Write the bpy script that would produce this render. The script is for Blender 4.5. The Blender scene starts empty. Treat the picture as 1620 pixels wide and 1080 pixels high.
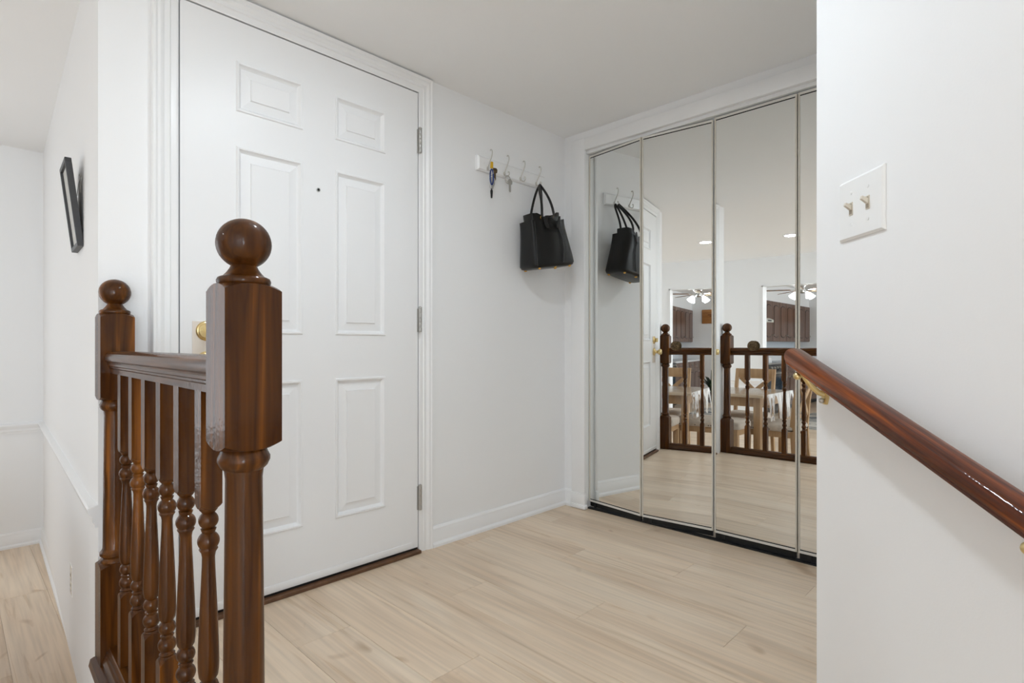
import bpy, bmesh, math, random
from mathutils import Vector, Matrix
random.seed(7)
R = math.radians
scene = bpy.context.scene
C = scene.collection

# ------------------------------------------------------------------ camera
F_PX, CX, CY, EYE, YAW = 869.0, 810.0, 547.0, 0.919, R(45.68)
FW = Vector((math.sin(YAW), math.cos(YAW), 0))
RT = Vector((math.cos(YAW), -math.sin(YAW), 0))
cam = bpy.data.cameras.new('camera')
cam.sensor_width = 36
cam.lens = F_PX / 1620 * 36
cam.shift_y = (CY - 540) / 1620
cam.clip_start = 0.02
cam_ob = bpy.data.objects.new('camera', cam)
C.objects.link(cam_ob)
cam_ob.location = (0, 0, EYE)
cam_ob.rotation_euler = (R(90), 0, -YAW)
scene.camera = cam_ob

# ------------------------------------------------------------------ world, light, exposure
world = bpy.data.worlds.new('world')
scene.world = world
world.use_nodes = True
wb = world.node_tree.nodes['Background']
wb.inputs[0].default_value = (0.88, 0.97, 1.06, 1)
wb.inputs[1].default_value = 1.2
scene.view_settings.view_transform = 'Standard'
scene.view_settings.look = 'None'
scene.view_settings.gamma = 1
scene.view_settings.use_curve_mapping = False
scene.view_settings.exposure = 0.17
scene.cycles.max_bounces = 10
scene.cycles.diffuse_bounces = 6
scene.cycles.glossy_bounces = 6
scene.cycles.transparent_max_bounces = 12
scene.cycles.sample_clamp_indirect = 8

LOW, CEIL = -0.31, 2.13            # lower floor, ceiling (entry floor is z = 0)

def area_light(name, loc, sx, sy, rot, power):
    l = bpy.data.lights.new(name, 'AREA')
    l.shape = 'RECTANGLE'; l.size = sx; l.size_y = sy; l.energy = power
    l.color = (.855, .985, 1.12)
    o = bpy.data.objects.new(name, l); C.objects.link(o)
    o.location = loc; o.rotation_euler = rot
    return o
# unseen fill light added behind the camera, set in an added window opening
area_light('living_fill_light', (-0.4, -4.55, .85), 3.6, 2.0, (R(90), 0, 0), 165)
area_light('dining_daylight', (-1.4, 4.48, .72), 1.7, 1.9, (R(-90), 0, 0), 5.0).data.color = (1.0, .97, .92)
area_light('kitchen_fill_light', (-5.6, -4.55, 1.05), 3.0, 1.5, (R(90), 0, 0), 120)  # added out of view to brighten the kitchen

# ------------------------------------------------------------------ materials
MATS = {}
def nt(name):
    m = bpy.data.materials.new(name); m.use_nodes = True
    t = m.node_tree
    return m, t, t.nodes['Principled BSDF']
def lin(c):
    return tuple((x / 12.92 if x <= .04045 else ((x + .055) / 1.055) ** 2.4) for x in [v / 255 for v in c]) + (1,)
def plain(name, rgb, rough=.5, metal=0, coat=0, bump=0, bscale=200, spec=.5, var=0, vscale=6):
    m, t, b = nt(name)
    c = lin(rgb)
    b.inputs['Base Color'].default_value = c
    b.inputs['Roughness'].default_value = rough
    b.inputs['Metallic'].default_value = metal
    b.inputs['Coat Weight'].default_value = coat
    b.inputs['Coat Roughness'].default_value = .08
    b.inputs['Specular IOR Level'].default_value = spec
    tc = t.nodes.new('ShaderNodeTexCoord')
    if bump:
        n = t.nodes.new('ShaderNodeTexNoise'); n.inputs['Scale'].default_value = bscale; n.inputs['Detail'].default_value = 2
        t.links.new(tc.outputs['Object'], n.inputs['Vector'])
        bp = t.nodes.new('ShaderNodeBump'); bp.inputs['Strength'].default_value = bump; bp.inputs['Distance'].default_value = .002
        t.links.new(n.outputs['Fac'], bp.inputs['Height']); t.links.new(bp.outputs['Normal'], b.inputs['Normal'])
    if var:
        n = t.nodes.new('ShaderNodeTexNoise'); n.inputs['Scale'].default_value = vscale; n.inputs['Detail'].default_value = 4
        t.links.new(tc.outputs['Object'], n.inputs['Vector'])
        r = t.nodes.new('ShaderNodeValToRGB')
        r.color_ramp.elements[0].position = .3; r.color_ramp.elements[1].position = .7
        r.color_ramp.elements[0].color = tuple(x * (1 - var) for x in c[:3]) + (1,)
        r.color_ramp.elements[1].color = tuple(min(1, x * (1 + var * .6)) for x in c[:3]) + (1,)
        t.links.new(n.outputs['Fac'], r.inputs['Fac']); t.links.new(r.outputs['Color'], b.inputs['Base Color'])
    MATS[name] = m
    return m
def wood(name, dark, mid, light, scale=(14, 14, 1.2), rough=.3, coat=.6, rand=.0, fine=.35, bump=.05, ring=5.0, spec=.5, coat_rough=.06, lump=0, turn=False):
    """grain runs along the axis with the smallest scale"""
    m, t, b = nt(name)
    N = t.nodes.new; L = t.links.new
    tc = N('ShaderNodeTexCoord'); oi = N('ShaderNodeObjectInfo')
    off = N('ShaderNodeVectorMath'); off.operation = 'MULTIPLY_ADD'
    comb = N('ShaderNodeCombineXYZ')
    for k, mul in enumerate((37.0, 53.0, 71.0)):
        mm = N('ShaderNodeMath'); mm.operation = 'MULTIPLY'; mm.inputs[1].default_value = mul
        L(oi.outputs['Random'], mm.inputs[0]); L(mm.outputs[0], comb.inputs[k])
    src = tc.outputs['Object']
    if turn:   # grain runs along the sloping handrail
        vr = N('ShaderNodeMapping'); vr.inputs['Rotation'].default_value = (0, math.pi / 2 - math.atan(.3326), -(math.pi / 2 - YAW)); vr.vector_type = 'POINT'
        vr2 = N('ShaderNodeMapping'); vr.inputs['Rotation'].default_value = (0, 0, -(math.pi / 2 - YAW)); vr2.inputs['Rotation'].default_value = (0, -(math.pi / 2) + math.atan(.3326), 0)
        L(src, vr.inputs['Vector']); L(vr.outputs[0], vr2.inputs['Vector']); src = vr2.outputs[0]
    L(src, off.inputs[0]); off.inputs[1].default_value = (1, 1, 1); L(comb.outputs[0], off.inputs[2])
    mp = N('ShaderNodeMapping'); mp.inputs['Scale'].default_value = scale
    L(off.outputs[0], mp.inputs['Vector'])
    n1 = N('ShaderNodeTexNoise'); n1.inputs['Scale'].default_value = 1.0; n1.inputs['Detail'].default_value = 3; n1.inputs['Distortion'].default_value = .6
    L(mp.outputs[0], n1.inputs['Vector'])
    mr = N('ShaderNodeMath'); mr.operation = 'MULTIPLY'; mr.inputs[1].default_value = ring
    L(n1.outputs['Fac'], mr.inputs[0])
    fr = N('ShaderNodeMath'); fr.operation = 'PINGPONG'; fr.inputs[1].default_value = 1.0
    L(mr.outputs[0], fr.inputs[0])
    mp2 = N('ShaderNodeMapping'); mp2.inputs['Scale'].default_value = tuple(s * (6 if s > 5 else 2.2) for s in scale)
    L(off.outputs[0], mp2.inputs['Vector'])
    n2 = N('ShaderNodeTexNoise'); n2.inputs['Scale'].default_value = 1.0; n2.inputs['Detail'].default_value = 5
    L(mp2.outputs[0], n2.inputs['Vector'])
    mx = N('ShaderNodeMix'); mx.inputs['Factor'].default_value = fine
    L(fr.outputs[0], mx.inputs[2]); L(n2.outputs['Fac'], mx.inputs[3])
    ramp = N('ShaderNodeValToRGB'); e = ramp.color_ramp.elements
    e[0].position = .1; e[0].color = lin(dark); e[1].position = .92; e[1].color = lin(light)
    k = e.new(.5); k.color = lin(mid)
    L(mx.outputs[0], ramp.inputs['Fac'])
    col = ramp.outputs['Color']
    if rand:
        hs = N('ShaderNodeHueSaturation')
        mm = N('ShaderNodeMapRange'); mm.inputs[3].default_value = 1 - rand; mm.inputs[4].default_value = 1 + rand
        L(oi.outputs['Random'], mm.inputs[0]); L(mm.outputs[0], hs.inputs['Value']); L(col, hs.inputs['Color'])
        col = hs.outputs['Color']
    L(col, b.inputs['Base Color'])
    b.inputs['Roughness'].default_value = rough
    b.inputs['Coat Weight'].default_value = coat; b.inputs['Coat Roughness'].default_value = coat_rough
    b.inputs['Specular IOR Level'].default_value = spec
    if bump:
        bp = N('ShaderNodeBump'); bp.inputs['Strength'].default_value = bump; bp.inputs['Distance'].default_value = .002
        L(n2.outputs['Fac'], bp.inputs['Height']); L(bp.outputs['Normal'], b.inputs['Normal'])
    if lump:
        n3 = N('ShaderNodeTexNoise'); n3.inputs['Scale'].default_value = 130; n3.inputs['Detail'].default_value = 1; L(tc.outputs['Object'], n3.inputs['Vector'])
        b3 = N('ShaderNodeBump'); b3.inputs['Strength'].default_value = lump; b3.inputs['Distance'].default_value = .003
        L(n3.outputs['Fac'], b3.inputs['Height']); L(b3.outputs['Normal'], b.inputs['Coat Normal'])
    MATS[name] = m
    return m
def floor_wood(name):
    m, t, b = nt(name); N = t.nodes.new; L = t.links.new
    tc = N('ShaderNodeTexCoord'); oi = N('ShaderNodeObjectInfo'); comb = N('ShaderNodeCombineXYZ')
    for k, mul in enumerate((37.0, 53.0, 71.0)):
        mm = N('ShaderNodeMath'); mm.operation = 'MULTIPLY'; mm.inputs[1].default_value = mul
        L(oi.outputs['Random'], mm.inputs[0]); L(mm.outputs[0], comb.inputs[k])
    off = N('ShaderNodeVectorMath'); off.operation = 'ADD'; L(tc.outputs['Object'], off.inputs[0]); L(comb.outputs[0], off.inputs[1])
    def noise(sc, detail=3, dist=0, rough=.5):
        mp = N('ShaderNodeMapping'); mp.inputs['Scale'].default_value = sc; L(off.outputs[0], mp.inputs['Vector'])
        n = N('ShaderNodeTexNoise'); n.inputs['Scale'].default_value = 1; n.inputs['Detail'].default_value = detail; n.inputs['Distortion'].default_value = dist; n.inputs['Roughness'].default_value = rough
        L(mp.outputs[0], n.inputs['Vector']); return n.outputs['Fac']
    def ramp(src, stops):
        r = N('ShaderNodeValToRGB'); e = r.color_ramp.elements
        e[0].position, e[0].color = stops[0][0], stops[0][1]; e[1].position, e[1].color = stops[-1][0], stops[-1][1]
        for p, c in stops[1:-1]: q = e.new(p); q.color = c
        L(src, r.inputs['Fac']); return r.outputs['Color']
    def mul(a, b2, f=1):
        x = N('ShaderNodeMix'); x.data_type = 'RGBA'; x.blend_type = 'MULTIPLY'; x.inputs[0].default_value = f; L(a, x.inputs[6]); L(b2, x.inputs[7]); return x.outputs[2]
    W = lambda v: (v, v, v, 1)
    base = ramp(noise((6, 1.0, 6), 3, .8), [(.3, lin((214, 189, 161))), (.5, lin((227, 205, 179))), (.7, lin((234, 215, 191)))])
    fine = ramp(noise((70, 2.2, 70), 4), [(.3, W(.86)), (.62, W(1.03))])
    streak = ramp(noise((22, .8, 22), 3, 1.6), [(.60, W(1)), (.66, (.87, .82, .75, 1)), (.72, (.94, .92, .88, 1))])
    knots = ramp(noise((9, 4.5, 9), 1, 1.0), [(.70, W(1)), (.82, (.72, .64, .55, 1))])
    tone = N('ShaderNodeMapRange'); tone.inputs[3].default_value = .95; tone.inputs[4].default_value = 1.05; L(oi.outputs['Random'], tone.inputs[0])
    hs = N('ShaderNodeHueSaturation'); L(tone.outputs[0], hs.inputs['Value']); L(mul(mul(mul(base, fine), streak), knots), hs.inputs['Color'])
    L(hs.outputs[0], b.inputs['Base Color'])
    b.inputs['Roughness'].default_value = .34; b.inputs['Specular IOR Level'].default_value = .5
    MATS[name] = m
def emit(name, rgb, strength):
    m, t, b = nt(name)
    b.inputs['Base Color'].default_value = (.8, .8, .8, 1)
    b.inputs['Emission Color'].default_value = tuple(rgb) + (1,)
    b.inputs['Emission Strength'].default_value = strength
    MATS[name] = m
    return m

plain('wall_paint', (244, 244, 244), .62, bump=.06, bscale=260, spec=.35)
plain('ceiling_paint', (250, 250, 250), .8, bump=.05, bscale=200, spec=.25)
plain('trim_paint', (244, 244, 244), .3, spec=.5)
plain('door_paint', (242, 242, 242), .36, bump=.03, bscale=120, spec=.35)
plain('plastic_white', (244, 244, 243), .25)
plain('ivory', (222, 214, 200), .35)
plain('gap_brown', (58, 44, 38), .7)
plain('black', (14, 14, 14), .6)
plain('slot_beige', (168, 158, 142), .6)
plain('black_metal', (24, 24, 25), .4)
plain('sill_wood', (104, 72, 48), .5, var=.3, vscale=30)
plain('brass', (226, 204, 150), .28, metal=1)
plain('cream_plate', (222, 212, 200), .35, metal=.25)
plain('steel', (190, 188, 184), .28, metal=1)
plain('hinge_metal', (186, 184, 180), .38, metal=.9)
plain('hook_metal', (206, 203, 197), .35, metal=.5)
plain('aluminium', (226, 223, 216), .5, metal=.1)
plain('aluminium_warm', (214, 208, 196), .5, metal=.1)
plain('bronze', (104, 86, 62), .4, metal=.7, var=.6, vscale=160)
plain('leather', (17, 16, 15), .34, bump=.3, bscale=380, spec=.35, var=.3, vscale=25)
plain('leather_dark', (19, 17, 17), .4, bump=.2, bscale=400)
plain('gold', (216, 170, 92), .22, metal=1)
plain('frame_black', (58, 58, 60), .45)
plain('frame_back', (88, 74, 62), .8)
plain('print_paper', (206, 205, 200), .6, var=.12, vscale=30)
plain('yellow', (226, 178, 38), .4)
plain('blue', (44, 66, 128), .35, metal=.5)
plain('chair_fabric', (196, 184, 170), .9, bump=.3, bscale=700, var=.1, vscale=30)
plain('nail', (44, 36, 28), .4, metal=.7)
plain('stove_black', (20, 21, 24), .22)
plain('stove_glass', (52, 62, 74), .08)
plain('counter', (226, 228, 230), .3)
plain('hood', (214, 214, 206), .4)
plain('leaf', (38, 66, 34), .45, var=.5, vscale=14)
plain('pot', (70, 48, 36), .5)
plain('petal', (214, 190, 40), .6, var=.3, vscale=40)
plain('rug_light', (206, 202, 194), .95, bump=.4, bscale=500)
plain('rug_dark', (120, 122, 124), .95, bump=.4, bscale=500)
plain('board_print', (112, 66, 30), .5)
plain('backsplash', (212, 222, 230), .3)
floor_wood('floor_oak')
wood('newel_wood', (52, 25, 4), (88, 49, 10), (144, 86, 28), (26, 26, 1.6), rough=.5, coat=.48, fine=.35, ring=4.0, spec=.08, lump=.14, coat_rough=.06)
wood('rail_wood', (52, 25, 4), (88, 49, 10), (134, 80, 26), (26, 1.6, 26), rough=.5, coat=.48, fine=.4, ring=4.0, spec=.08, lump=.1, coat_rough=.06)
wood('handrail_wood', (48, 18, 6), (112, 52, 15), (176, 92, 28), (52, 52, 2), rough=.45, coat=.45, fine=.42, ring=4.5, spec=.1, lump=.12, turn=True)
wood('chair_oak', (142, 110, 76), (170, 136, 98), (192, 160, 122), (16, 16, 1.6), rough=.5, coat=.1, fine=.5, ring=2.6)
wood('table_oak', (176, 152, 124), (198, 176, 148), (214, 194, 168), (16, 1.4, 16), rough=.35, coat=.5, fine=.5, ring=2.6)
wood('cabinet_wood', (78, 54, 42), (104, 76, 62), (126, 96, 80), (20, 20, 1.5), rough=.35, coat=.3, fine=.5, ring=3, spec=.25)
wood('board_wood', (150, 96, 46), (178, 120, 64), (196, 142, 84), (10, 1.2, 10), rough=.5, coat=.1, fine=.4, ring=3)
wood('blade_wood', (96, 66, 42), (124, 90, 58), (146, 110, 74), (14, 14, 14), rough=.4, coat=.3)
plain('blade_cane', (224, 208, 180), .6, var=.15, vscale=60)
emit('lamp_lens', (.87, .98, 1.075), 215)
emit('lamp_lens_dim', (.87, .98, 1.075), 125)
emit('bulb_glass', (.93, .98, 1.03), 11)

m, t, b = nt('mirror_glass'); MATS['mirror_glass'] = m
b.inputs['Base Color'].default_value = (.86, .875, .86, 1); b.inputs['Metallic'].default_value = 1; b.inputs['Roughness'].default_value = 0.0

m, t, b = nt('clear_plastic'); MATS['clear_plastic'] = m
tr = t.nodes.new('ShaderNodeBsdfTransparent'); gl = t.nodes.new('ShaderNodeBsdfGlossy'); gl.inputs['Roughness'].default_value = .12
df = t.nodes.new('ShaderNodeBsdfDiffuse'); df.inputs[0].default_value = (.85, .86, .86, 1)
mx1 = t.nodes.new('ShaderNodeMixShader'); mx2 = t.nodes.new('ShaderNodeMixShader'); lw = t.nodes.new('ShaderNodeLayerWeight')
lw.inputs['Blend'].default_value = .12
mx1.inputs[0].default_value = .05
t.links.new(tr.outputs[0], mx1.inputs[1]); t.links.new(df.outputs[0], mx1.inputs[2])
t.links.new(lw.outputs['Fresnel'], mx2.inputs[0]); t.links.new(mx1.outputs[0], mx2.inputs[1]); t.links.new(gl.outputs[0], mx2.inputs[2])
t.links.new(mx2.outputs[0], t.nodes['Material Output'].inputs['Surface'])

# ------------------------------------------------------------------ mesh helpers
class MB:
    def __init__(s, xf=None): s.v = []; s.f = []; s.xf = xf
    def add(s, vs, fs):
        o = len(s.v)
        s.v += [Vector(s.xf(Vector(p)) if s.xf else p) for p in vs]
        s.f += [tuple(i + o for i in q) for q in fs]
        return s
    def box(s, x0, x1, y0, y1, z0, z1):
        return s.add([(x0, y0, z0), (x1, y0, z0), (x1, y1, z0), (x0, y1, z0), (x0, y0, z1), (x1, y0, z1), (x1, y1, z1), (x0, y1, z1)],
                     [(0, 3, 2, 1), (4, 5, 6, 7), (0, 1, 5, 4), (1, 2, 6, 5), (2, 3, 7, 6), (3, 0, 4, 7)])
    def prism(s, poly, fn0, fn1):
        """poly of 2-tuples, fn maps 2-tuple -> 3d point at either end"""
        n = len(poly)
        return s.add([fn0(p) for p in poly] + [fn1(p) for p in poly],
                     [tuple(range(n))[::-1], tuple(range(n, 2 * n))] + [(i, (i + 1) % n, n + (i + 1) % n, n + i) for i in range(n)])
    def zprism(s, poly, z0, z1):
        return s.prism(poly, lambda p: (p[0], p[1], z0), lambda p: (p[0], p[1], z1))
    def sweep(s, rings, cap=True, closed=False):
        """rings: list of equal-length point loops"""
        n = len(rings[0]); m = len(rings); vs = [p for r in rings for p in r]; fs = []
        for a in range(m if closed else m - 1):
            b2 = (a + 1) % m
            for i in range(n):
                j = (i + 1) % n
                fs.append((a * n + i, a * n + j, b2 * n + j, b2 * n + i))
        if cap and not closed:
            fs.append(tuple(range(n))[::-1]); fs.append(tuple(range((m - 1) * n, m * n)))
        return s.add(vs, fs)
    def lathe(s, prof, c=(0, 0, 0), n=24, ax='z', sx=1, sy=1):
        rings = []
        for r, z in prof:
            ring = []
            for i in range(n):
                a = 2 * math.pi * i / n; u, w = r * math.cos(a) * sx, r * math.sin(a) * sy
                p = {'z': (u, w, z), 'x': (z, u, w), 'y': (w, z, u)}[ax]
                ring.append((p[0] + c[0], p[1] + c[1], p[2] + c[2]))
            rings.append(ring)
        return s.sweep(rings)
    def tube(s, pts, r, n=10, closed=False):
        pts = [Vector(p) for p in pts]; rings = []; m = len(pts); up = None
        for i in range(m):
            if closed: d = pts[(i + 1) % m] - pts[i - 1]
            else: d = pts[min(i + 1, m - 1)] - pts[max(i - 1, 0)]
            d.normalize()
            if up is None:
                up = Vector((0, 0, 1)) if abs(d.z) < .9 else Vector((1, 0, 0))
            a = d.cross(up)
            if a.length < 1e-4: a = d.cross(Vector((0, 1, 0)))
            a.normalize(); b2 = a.cross(d).normalized(); up = b2
            rr = r[i] if isinstance(r, (list, tuple)) else r
            rings.append([pts[i] + rr * (math.cos(2 * math.pi * k / n) * a + math.sin(2 * math.pi * k / n) * b2) for k in range(n)])
        return s.sweep(rings, closed=closed)
    def build(s, name, mat, parent=None, smooth=None, bevel=0, seg=2):
        me = bpy.data.meshes.new(name)
        me.from_pydata([tuple(p) for p in s.v], [], s.f)
        bm = bmesh.new(); bm.from_mesh(me)
        bmesh.ops.recalc_face_normals(bm, faces=bm.faces)
        if bevel:
            es = [e for e in bm.edges if len(e.link_faces) == 2 and e.calc_face_angle(0) > R(35)]
            bmesh.ops.bevel(bm, geom=es, offset=bevel, segments=seg, profile=.5, affect='EDGES', clamp_overlap=True)
        bm.to_mesh(me); bm.free()
        if smooth:
            me.polygons.foreach_set('use_smooth', [True] * len(me.polygons))
            me.set_sharp_from_angle(angle=R(smooth))
        me.materials.append(MATS[mat])
        o = bpy.data.objects.new(name, me); C.objects.link(o)
        if parent: o.parent = parent
        return o
def box(name, mat, b6, parent=None, bevel=0, seg=2):
    return MB().box(*b6).build(name, mat, parent, bevel=bevel, seg=seg, smooth=30 if bevel else None)
def tag(o, label, cat=None, group=None, kind=None):
    o['label'] = label
    if cat: o['category'] = cat
    if group: o['group'] = group
    if kind: o['kind'] = kind
    return o
def thing(name, label, cat, group=None, kind=None):
    o = bpy.data.objects.new(name, None); C.objects.link(o); o.empty_display_size = .05
    return tag(o, label, cat, group, kind)
def settle(root, loc):
    """put the Empty at the thing's base, leaving its world-built parts where they stand"""
    loc = Vector(loc); root.location = loc
    for ch in root.children: ch.location = ch.location - loc
    return root
def copy_tree(o, parent=None):
    c = o.copy(); C.objects.link(c); c.parent = parent
    for ch in list(o.children): copy_tree(ch, c)
    return c
def struct(o, label, cat): return tag(o, label, cat, kind='structure')
def bez(p0, p1, p2, p3, n=12):
    out = []
    for i in range(n + 1):
        t = i / n; a = (1 - t)
        out.append(tuple(a ** 3 * p0[k] + 3 * a * a * t * p1[k] + 3 * a * t * t * p2[k] + t ** 3 * p3[k] for k in range(len(p0))))
    return out
def clip(poly, a, b2, c):
    """keep a*x+b*y >= c"""
    out = []
    for i in range(len(poly)):
        p, q = poly[i], poly[(i + 1) % len(poly)]
        dp, dq = a * p[0] + b2 * p[1] - c, a * q[0] + b2 * q[1] - c
        if dp >= 0: out.append(p)
        if dp * dq < 0:
            t = dp / (dp - dq); out.append((p[0] + t * (q[0] - p[0]), p[1] + t * (q[1] - p[1])))
    return out
def dl(d, l):  # depth / lateral along the viewing diagonal -> the 45 degree wall's own axes
    p = FW * d + RT * l
    return (p.x, p.y)

# ------------------------------------------------------------------ floors
WL0, WL1 = (.3086, 2.02), (.412, 4.52)              # the partition with the framed picture
def leftX(y): return WL0[0] + (WL1[0] - WL0[0]) / (WL1[1] - WL0[1]) * (y - WL0[1])
STEP_D = .85
def railX(y): return .3195 + .0212 * (y - .8935)     # centre line of the balustrade

sub = [(.33, 2.02), (2.51, 2.02), (3.2, 2.02), (3.2, .36), (1.36, .36), dl(.87, .71), dl(.87, -.40)]
floor = MB().zprism([(.33, 2.05), (3.2, 2.05), (3.2, .37), (1.38, .37), dl(.86, .69), dl(.86, -.42), (.33, .96)], -.30, -.013).build('floor', 'gap_brown')
struct(floor, 'raised entry floor of pale oak planks in front of the white door', 'floor')
def planks(parent, x0, x1, y0, y1, z, width, length, cutters, phase):
    i = 0; x = x0
    while x < x1 - .01:
        xa, xb = x, min(x + width, x1)
        y = y0 - ((i * phase) % length)
        while y < y1:
            ya, yb = max(y, y0), min(y + length, y1)
            if yb - ya > .03:
                poly = [(xa + .0003, ya + .0003), (xb - .0003, ya + .0003), (xb - .0003, yb - .0003), (xa + .0003, yb - .0003)]
                for cf in cutters:
                    r = cf(xa, xb)
                    if r: poly = clip(poly, *r)
                    if len(poly) < 3: break
                if len(poly) >= 3:
                    MB().zprism(poly, z - .012, z).build('plank', 'floor_oak', parent, bevel=.0007, seg=1)
            y += length
        x += width; i += 1
planks(floor, .375, 2.70, .06, 2.02, 0, .182, 1.22,
       [lambda a, b2: (FW.x, FW.y, STEP_D + .03),
        lambda a, b2: (-RT.x, -RT.y, -.695) if b2 < 1.39 else (0, 1, .38)], .43)
floor2 = MB().box(-8.7, 1.9, -4.6, 4.52, LOW - .05, LOW - .013).build('floor_lower', 'gap_brown')
struct(floor2, 'lower oak plank floor of dining room and kitchen', 'floor')
planks(floor2, -2.75, .45, 1.0, 4.52, LOW, .182, 1.22, [], .37)
MB().box(-8.7, -2.75, -4.5, 4.52, LOW - .012, LOW).build('board_field', 'floor_oak', floor2)
MB().box(-2.75, 1.9, -4.5, 1.0, LOW - .012, LOW).build('board_field', 'floor_oak', floor2)
# two risers down from the entry, along the angled wall
step = thing('stair_step', 'oak stair step down from the entry between newel and angled wall', 'step', kind='structure')
MB().zprism([dl(STEP_D + .03, -.37), dl(STEP_D + .03, .69), dl(STEP_D - .02, .69), dl(STEP_D - .02, -.37)], -.03, 0).build('nosing', 'rail_wood', step, bevel=.006)
MB().zprism([dl(STEP_D, -.36), dl(STEP_D, .69), dl(STEP_D - .02, .69), dl(STEP_D - .02, -.36)], LOW, -.03).build('riser', 'trim_paint', step)
MB().zprism([dl(STEP_D - .02, -.36), dl(STEP_D - .02, .69), dl(STEP_D - .30, .69), dl(STEP_D - .30, -.36)], LOW, -.155).build('tread', 'floor_oak', step, bevel=.004)

# ------------------------------------------------------------------ walls and ceiling
def wall(name, b6, label, mat='wall_paint'):
    return struct(box(name, mat, b6), label, 'wall')
ceiling = struct(box('ceiling', 'ceiling_paint', (-8.8, 3.4, -4.8, 4.7, CEIL, CEIL + .08)), 'smooth white ceiling over entry and dining room', 'ceiling')
DW = 2.02                        # door wall plane
DX0, DX1, DZ1 = .521, 1.457, 2.044
w = MB()
w.box(WL0[0], DX0 - .02, DW, DW + .14, LOW, CEIL).box(DX1 + .02, 3.3, DW, DW + .14, 0, CEIL).box(DX0 - .02, DX1 + .02, DW, DW + .14, DZ1 + .02, CEIL)
struct(w.build('wall_back', 'wall_paint'), 'white wall around the front door and coat hooks', 'wall')
w = MB(); th = .12
w.zprism([(WL0[0], DW + .14), (WL1[0], WL1[1]), (WL1[0] + th, WL1[1]), (WL0[0] + th, DW + .14)], LOW, CEIL)
struct(w.build('wall_left', 'wall_paint'), 'white partition wall with the framed picture', 'wall')
w = MB()
w.box(-2.87, -2.3, 4.52, 4.64, LOW, CEIL).box(-.5, .55, 4.52, 4.64, LOW, CEIL).box(-2.3, -.5, 4.52, 4.64, 1.72, CEIL).box(-2.3, -.5, 4.52, 4.64, LOW, LOW + .05)
struct(w.build('wall_far', 'wall_paint'), 'white far wall of dining room with chair rail', 'wall')
win = thing('window_3', 'white framed sliding glass door at the end of the dining room', 'window', kind='structure')
w = MB()
w.box(-2.3, -.5, 4.56, 4.60, LOW + .05, LOW + .11).box(-2.3, -.5, 4.56, 4.60, 1.66, 1.72)
for xx in (-2.3, -1.43, -.56): w.box(xx, xx + .06, 4.56, 4.60, LOW + .11, 1.66)
w.build('window_frame', 'trim_paint', win)
w = MB()
w.box(-2.87, -2.75, 2.77, 4.52, LOW, CEIL).box(-2.87, -2.75, .7, 2.77, 1.745, CEIL).box(-2.87, -2.75, -4.6, .7, LOW, CEIL)
struct(w.build('wall_dining', 'wall_paint'), 'white dining room wall with wide kitchen opening', 'wall')
# closet wall with its opening
CWX, CY0, CY1 = 2.51, .40, 1.915
w = MB()
w.box(CWX, CWX + .115, CY1, DW, 0, CEIL).box(CWX, CWX + .115, CY0, CY1, 2.055, CEIL).box(CWX, CWX + .115, .25, CY0, 0, CEIL)
struct(w.build('wall_closet', 'wall_paint'), 'white wall around the mirrored closet doors', 'wall')
wall('wall_closet_inside', (3.2, 3.3, .2, DW, 0, CEIL), 'white back wall inside the closet')
# angled wall beside the steps, returning to the closet wall
w = MB()
w.zprism([dl(1.244, .69), dl(-1.3, .69), dl(-1.3, .81), (1.56, .25), (2.51, .25), (2.51, .365), (1.39, .365)], LOW, CEIL)
struct(w.build('wall_right', 'wall_paint'), 'white angled wall with light switch and handrail', 'wall')
# entry fascia under the balustrade
w = MB()
w.zprism([(.305, .93), (WL0[0], DW), (.375, DW), (.375, .90)], LOW, -.03)
struct(w.build('wall_riser', 'wall_paint'), 'low white wall below the balustrade', 'wall')
wall('wall_kitchen_side', (-8.59, -2.87, 4.08, 4.2, LOW, CEIL), 'white kitchen wall behind the brown cabinets')
wall('wall_kitchen_end', (-8.59, -8.47, -4.6, 4.08, LOW, CEIL), 'white kitchen end wall with the cutting board')
wall('wall_soffit', (-8.47, -3.6, 3.75, 4.08, 1.786, CEIL), 'white soffit above the kitchen wall cabinets')
# living room end behind the camera, with window openings added to bring light in
w = MB()
w.box(-8.7, -7.2, -4.72, -4.6, LOW, CEIL).box(-4.0, -2.3, -4.72, -4.6, LOW, CEIL).box(-7.2, -4.0, -4.72, -4.6, LOW, .25).box(-7.2, -4.0, -4.72, -4.6, 1.85, CEIL)
w.box(1.5, 1.9, -4.72, -4.6, LOW, CEIL).box(-2.3, 1.5, -4.72, -4.6, LOW, -.2).box(-2.3, 1.5, -4.72, -4.6, 1.95, CEIL)
struct(w.build('wall_front', 'wall_paint'), 'white living room wall with added window openings', 'wall')
wall('wall_living', (1.9, 2.0, -4.72, .25, LOW, CEIL), 'white living room side wall')
win = thing('fill_window_1', 'wide white framed window added to bring fill light into the living room', 'window', kind='structure')  # unseen window, added as an opening for the fill light
w = MB()
w.box(-2.3, 1.5, -4.70, -4.64, -.20, -.15).box(-2.3, 1.5, -4.70, -4.64, 1.90, 1.95)
for xx in (-2.3, -1.05, .2, 1.45): w.box(xx, xx + .05, -4.70, -4.64, -.15, 1.90)
w.build('window_frame', 'trim_paint', win)
win = thing('fill_window_2', 'white framed window added to bring fill light into the kitchen', 'window', kind='structure')  # unseen window, added so the kitchen gets more light
w = MB()
w.box(-7.2, -4.0, -4.70, -4.64, .25, .30).box(-7.2, -4.0, -4.70, -4.64, 1.80, 1.85)
for xx in (-7.2, -5.625, -4.05): w.box(xx, xx + .05, -4.70, -4.64, .30, 1.80)
w.build('window_frame', 'trim_paint', win)

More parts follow.
